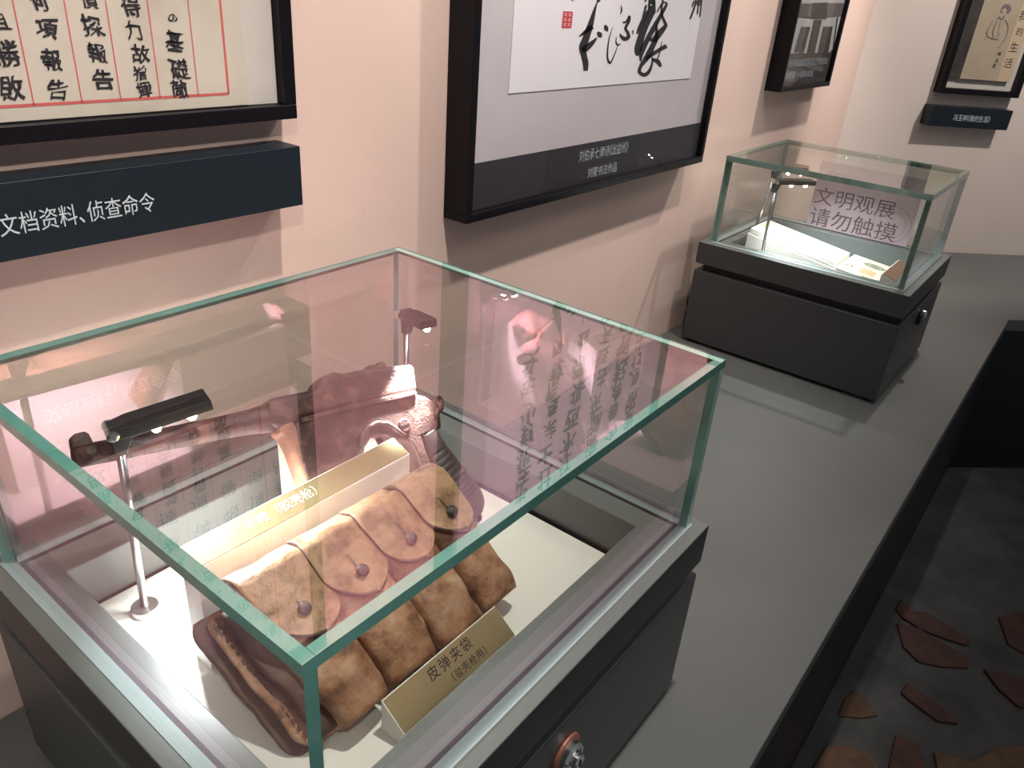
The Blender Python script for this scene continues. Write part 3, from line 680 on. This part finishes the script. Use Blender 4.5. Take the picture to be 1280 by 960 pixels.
for q in range(2):
    for r in range(3):
        cx = a_.x+(b_.x-a_.x)*(.28+.44*q); czz = b_.z+(a_.z-b_.z)*(.2+.3*r)
        w_ = (b_.x-a_.x)*.13; h_ = (a_.z-b_.z)*.035
        for kk in (-1, 1): quad(sw, [(cx-w_, DB-.0004, czz+kk*h_*1.6-h_*.5), (cx+w_, DB-.0004, czz+kk*h_*1.6-h_*.5), (cx+w_, DB-.0004, czz+kk*h_*1.6+h_*.5), (cx-w_, DB-.0004, czz+kk*h_*1.6+h_*.5)])
        quad(sw, [(cx-w_*.12, DB-.0004, czz-h_*2.5), (cx+w_*.12, DB-.0004, czz-h_*2.5), (cx+w_*.12, DB-.0004, czz+h_*2.5), (cx-w_*.12, DB-.0004, czz+h_*2.5)])
obj('seal_characters', sw, M['paper'], sea, label='pale seal characters')
lt = new()
p = aty(723, 200, DB); p2 = aty(784, 185, DB)
line_bm(lt, '刘伯承七律诗《出益州》', (p.x, DB, p.z-.003), (1, 0, 0), (0, 0, 1), .030, p2.x-p.x+.004, off=.0004)
p = aty(734, 220, DB); p2 = aty(771, 210, DB)
line_bm(lt, '刘蒙书法作品', (p.x, DB, p.z-.004), (1, 0, 0), (0, 0, 1), .027, p2.x-p.x, off=.0004)
obj('lettering', lt, M['white_ink'], f2, label='pale caption lettering')

# third: photograph of a building
f3, W = frame('framed_photograph', 'black box frame with monochrome building photo above the far case', 2.594, 3.128, .790, 1.55, .060, .016, M['frame'])
D3 = YW-.044
panel('photo_print', W, 2.61, 3.112, .806, 1.534, .040, .004, M['photo_dark'], f3, label='dark monochrome print')
pr = new(); pm = new(); pd = new()
c3 = lambda x, y, o_=0: aty(940+x/8, y/8, D3-.0006-o_)
for P in ([(480, -10), (930, -10), (900, 165), (745, 165), (745, 190), (600, 190), (590, 165), (440, 175)],
          [(440, 175), (600, 190), (890, 165), (820, 480), (765, 530), (650, 530), (360, 535)],
          ): quad(pr, [c3(*q) for q in P][::1])
for P in ([(478, 35), (925, 30), (895, 165), (445, 175)], [(490, 270), (545, 268), (480, 525), (418, 525)], [(360, 535), (470, 535), (460, 660), (545, 700), (520, 740), (385, 860), (290, 860), (335, 620)]): quad(pm, [c3(*q, .0005) for q in P])
for P in ([(545, 268), (585, 268), (520, 527), (478, 527)], [(600, 30), (760, 25), (745, 190), (595, 190)], [(620, 200), (700, 200), (625, 540), (545, 540)], [(712, 268), (808, 265), (765, 525), (655, 530)], [(850, 170), (862, 170), (818, 480), (806, 480)]): quad(pd, [c3(*q, .001) for q in P])
obj('photo_highlights', pr, M['photo_light'], f3, label='pale building wall in the print')
obj('photo_midtones', pm, M['photo_mid'], f3, label='grey tones in the print')
obj('photo_shadows', pd, M['photo_dark'], f3, label='dark door and windows in the print')
lt = new(); p = c3(345, 655, .0015); p2 = c3(750, 630, .0015)
text_bm(lt, '刘伯承在成都领导兵运工作的旧址', Vector((p.x, D3-.002, c3(345, 668, .0015).z)), (1, 0, 0), (0, 0, 1), .028, width=p2.x-p.x, off=.0004)
p = c3(318, 775, .0015); p2 = c3(605, 760, .0015)
text_bm(lt, '龙泉驿 一战指挥部', Vector((p.x, D3-.002, c3(318, 790, .0015).z)), (1, 0, 0), (0, 0, 1), .026, width=p2.x-p.x, off=.0004)
obj('lettering', lt, M['white_ink'], f3, label='pale caption lettering')

# ------------------------------------------------------------------ far wall: framed book and its sign
en = -WN
f4, W = frame('framed_book', 'black box frame holding an old tan book on the pale far wall', .392, .790, .757, 1.45, .050, .024, M['frame'], o=WC, ex=WTd, en=en)
panel('back_board', W, .414, .768, .780, 1.43, .008, .004, M['linen'], f4, label='pale linen backing')
def atw(u, v, off): return at(u, v, WC+en*off, WN)
bk = thing('book', 'old tan book with sketched bearded man cover in far frame', 'book', W(.60, .82, .02))
bx0, bx1 = .483, .733
panel('book_block', W, bx0, bx1, .822, 1.20, .0125, .018, M['book_cover'], bk, bevel=.001)
panel('spine', W, bx0-.064, bx0+.002, .824, 1.20, .0125, .0165, M['book_spine'], bk, bevel=.001, label='dark worn book spine')
panel('title_strip', W, bx1-.068, bx1-.001, .8225, 1.199, .0306, .0006, M['book_strip'], bk, label='cream title strip')
lt = new(); BO = .0316
for ch, cx, cy, sz in (('我', 1290, 10, .042), ('的', 1230, 362, .036), ('生', 1165, 540, .044), ('活', 1100, 722, .044)):
    if ch == '我': continue
    p = atw(1140+cx/9.14, cy/9.14, BO)
    text_bm(lt, ch, p, WTd, (0, 0, 1), sz, center=True, jitter=.5, off=.0003)
p = atw(1140+1275/9.14, 180/9.14, BO); text_bm(lt, '我', p, WTd, (0, 0, 1), .044, center=True, jitter=.5, off=.0003)
for ch, cx, cy in (('陳', 1000, 615), ('玉', 970, 690), ('書', 940, 750)): text_bm(lt, ch, atw(1140+cx/9.14, cy/9.14, BO), WTd, (0, 0, 1), .018, center=True, jitter=.5, off=.0003)
obj('title', lt, M['ink'], bk, label='black handwritten title')
cw = lambda x, y: atw(1140+x/9.14, y/9.14, BO)
fg = new()
for s_ in ([(1030, 110, 10), (1050, 75, 30), (1090, 70, 45), (1110, 100, 50), (1100, 135, 30), (1085, 150, 8)], [(1020, 110, 8), (1010, 130, 6), (1040, 140, 8)],
           [(1000, 185, 10), (1005, 210, 16), (1030, 218, 14), (1050, 200, 14), (1045, 180, 8)], [(970, 215, 14), (985, 210, 10)],
           [(975, 235, 6), (945, 300, 10), (925, 370, 12), (930, 430, 8)], [(925, 240, 5), (880, 320, 6), (850, 390, 8)],
           [(845, 370, 6), (870, 420, 10), (930, 445, 16), (985, 450, 12)], [(850, 425, 6), (820, 465, 6)],
           [(1060, 225, 5), (1095, 280, 12), (1095, 350, 7), (1075, 420, 6), (1030, 500, 6), (985, 545, 10)], [(960, 420, 8), (990, 400, 8), (1005, 370, 5)],
           [(1010, 240, 4), (1000, 300, 4), (975, 390, 4)]):
    brush(fg, s_, cw, en*.0004)
obj('cover_sketch', fg, M['grey_ink'], bk, label='ink sketch of a seated man in a robe')
sb2 = thing('wall_sign', 'short dark sign box under the framed book on the far wall', 'sign', W(.57, .61, .03))
obj('sign_box', prism(new(), [W(.372, .616, .001), W(.772, .616, .001), W(.772, .703, .001), W(.372, .703, .001)], en*.069), M['sign'], sb2, bevel=.001)
lt = new(); a_ = atw(1140+470/9.14, 90+525/9.14, .07); b_ = atw(1140+892/9.14, 90+545/9.14, .07)
line_bm(lt, '冯玉祥《我的生活》', (a_.x, a_.y, .6475), WTd, (0, 0, 1), .030, (b_-a_).dot(WTd), off=.0006)
obj('lettering', lt, M['white_ink'], sb2)

# ------------------------------------------------------------------ contents of the far case
zc = .30
# low cream base
b0 = [atz(*q, .350) for q in ((931, 303), (954, 276), (1047, 309), (1090, 345))]
ds = thing('document_stand', 'white angled stand carrying the blank cream booklet in the far case', 'stand', (2.32, .40, zc))
obj('stand_block', prism(new(), [(2.235, .235, zc), (2.235, .560, zc), (2.235, .560, .385), (2.235, .235, .335)], (.165, 0, 0)), M['board'], ds, bevel=.001)
def slope(x0, x1, y0, y1, zf, zb, th_):         # thin sheet on a slope rising to the back
    return [(x0, y0, zf), (x1, y0, zf), (x1, y1, zb), (x0, y1, zb)]
bkl = thing('booklet', 'bright white booklet lit by the LED lamp in the far case', 'booklet', (2.32, .40, .36))
obj('booklet_cover', prism(new(), [(2.240, .265, .343), (2.392, .265, .343), (2.392, .555, .387), (2.240, .555, .387)], (0, 0, .016)), M['white'], bkl, bevel=.001)
obj('cover_print', prism(new(), [(2.30, .48, .3922), (2.385, .48, .3922), (2.385, .545, .4021), (2.30, .545, .4021)], (0, 0, .0006)), M['note_orange'], bkl, label='faint orange print')
ns = thing('document_stand', 'cream sloped stand under the printed note in the far case', 'stand', (2.33, .17, zc))
obj('stand_block', prism(new(), [(2.215, .125, zc), (2.215, .255, zc), (2.215, .255, .352), (2.215, .125, .338)], (.20, 0, 0)), M['board'], ns, bevel=.001)
no = thing('printed_note', 'cream printed note with green oval and orange panel in the far case', 'document', (2.32, .19, .345))
zz = lambda y: .338+(y-.125)*.1077+.0005
obj('note_paper', prism(new(), [(2.222, .128, zz(.128)), (2.408, .128, zz(.128)), (2.408, .252, zz(.252)), (2.222, .252, zz(.252))], (0, 0, .001)), M['note'], no, label='cream note paper')
def oval(cx, cy, rx, ry, rin=0):
    bm = new(); n = 28
    o_ = [bm.verts.new((cx+rx*math.cos(2*math.pi*k/n), cy+ry*math.sin(2*math.pi*k/n), zz(cy+ry*math.sin(2*math.pi*k/n))+.0016)) for k in range(n)]
    if rin:
        i_ = [bm.verts.new((cx+rx*rin*math.cos(2*math.pi*k/n), cy+ry*rin*math.sin(2*math.pi*k/n), zz(cy+ry*rin*math.sin(2*math.pi*k/n))+.0016)) for k in range(n)]
        for k in range(n): bm.faces.new((o_[k], o_[(k+1) % n], i_[(k+1) % n], i_[k]))
    else: bm.faces.new(o_)
    return bm
obj('oval_print', oval(2.352, .172, .022, .036, .55), M['note_green'], no, label='grey green oval print')
obj('oval_centre', oval(2.352, .172, .009, .016), M['note_green'], no, label='grey green centre')
obj('diamond_print', oval(2.275, .232, .014, .013, .5), M['note_green'], no, label='dark diamond print')
bm = new(); quad(bm, [(x, y, zz(y)+.0016) for x, y in ((2.245, .150), (2.30, .150), (2.30, .195), (2.245, .195))]); obj('orange_panel', bm, M['note_orange'], no, label='orange print panel')
ls = thing('label_stand', 'small brown faced label wedge at the front of the far case', 'label stand', (2.33, .10, zc))
obj('stand_block', prism(new(), [(2.212, .078, zc), (2.212, .122, zc), (2.212, .122, .368), (2.212, .078, .352)], (.205, 0, 0)), M['white'], ls, bevel=.001)
obj('brown_plate', prism(new(), [(2.214, .080, .3535), (2.415, .080, .3535), (2.415, .119, .3676), (2.214, .119, .3676)], (0, -.0005, .0015)), M['brown'], ls, label='brown label plate')

# notice film on the far pane of the far case (read through the glass)
xs_ = X2+L2-T-.0015
nt_ = thing('notice', 'pink notice film asking visitors not to touch, on far pane of far case', 'notice', (xs_, .32, .40))
ya, yb = .15, .50
obj('film', box(new(), (xs_-.001, ya, ZT+.002), (xs_, yb, .585)), M['sticker'], nt_)
lt = new(); ex_ = Vector((0, -1, 0)); xo = xs_-.0012
text_bm(lt, '文明观展', Vector((xo, .492, .442)), ex_, (0, 0, 1), .066, off=.0006, width=.275)
text_bm(lt, '请勿触摸', Vector((xo, .492, .366)), ex_, (0, 0, 1), .070, off=.0006, width=.300)
text_bm(lt, '温馨提示', Vector((xo, .475, .528)), ex_, (0, 0, 1), .032, off=.0006, width=.115)
obj('lettering', lt, M['sticker_ink'], nt_)
lt = new()
for r0, r1 in ((.062, .058), (.045, .042)):
    n = 40; cy, cz_ = .215, .42
    for k in range(n):
        a, b2 = 2*math.pi*k/n, 2*math.pi*(k+1)/n
        quad(lt, [(xo-.0003, cy+r0*math.cos(a), cz_+r0*math.sin(a)), (xo-.0003, cy+r0*math.cos(b2), cz_+r0*math.sin(b2)), (xo-.0003, cy+r1*math.cos(b2), cz_+r1*math.sin(b2)), (xo-.0003, cy+r1*math.cos(a), cz_+r1*math.sin(a))])
obj('ring_emblem', lt, M['sticker_pale'], nt_, label='faint ring emblem')

# ------------------------------------------------------------------ to metres
for o in bpy.data.objects:
    if o.parent is None and o.type in ('MESH', 'EMPTY'):
        o.location = o.location*S; o.scale = (S, S, S)
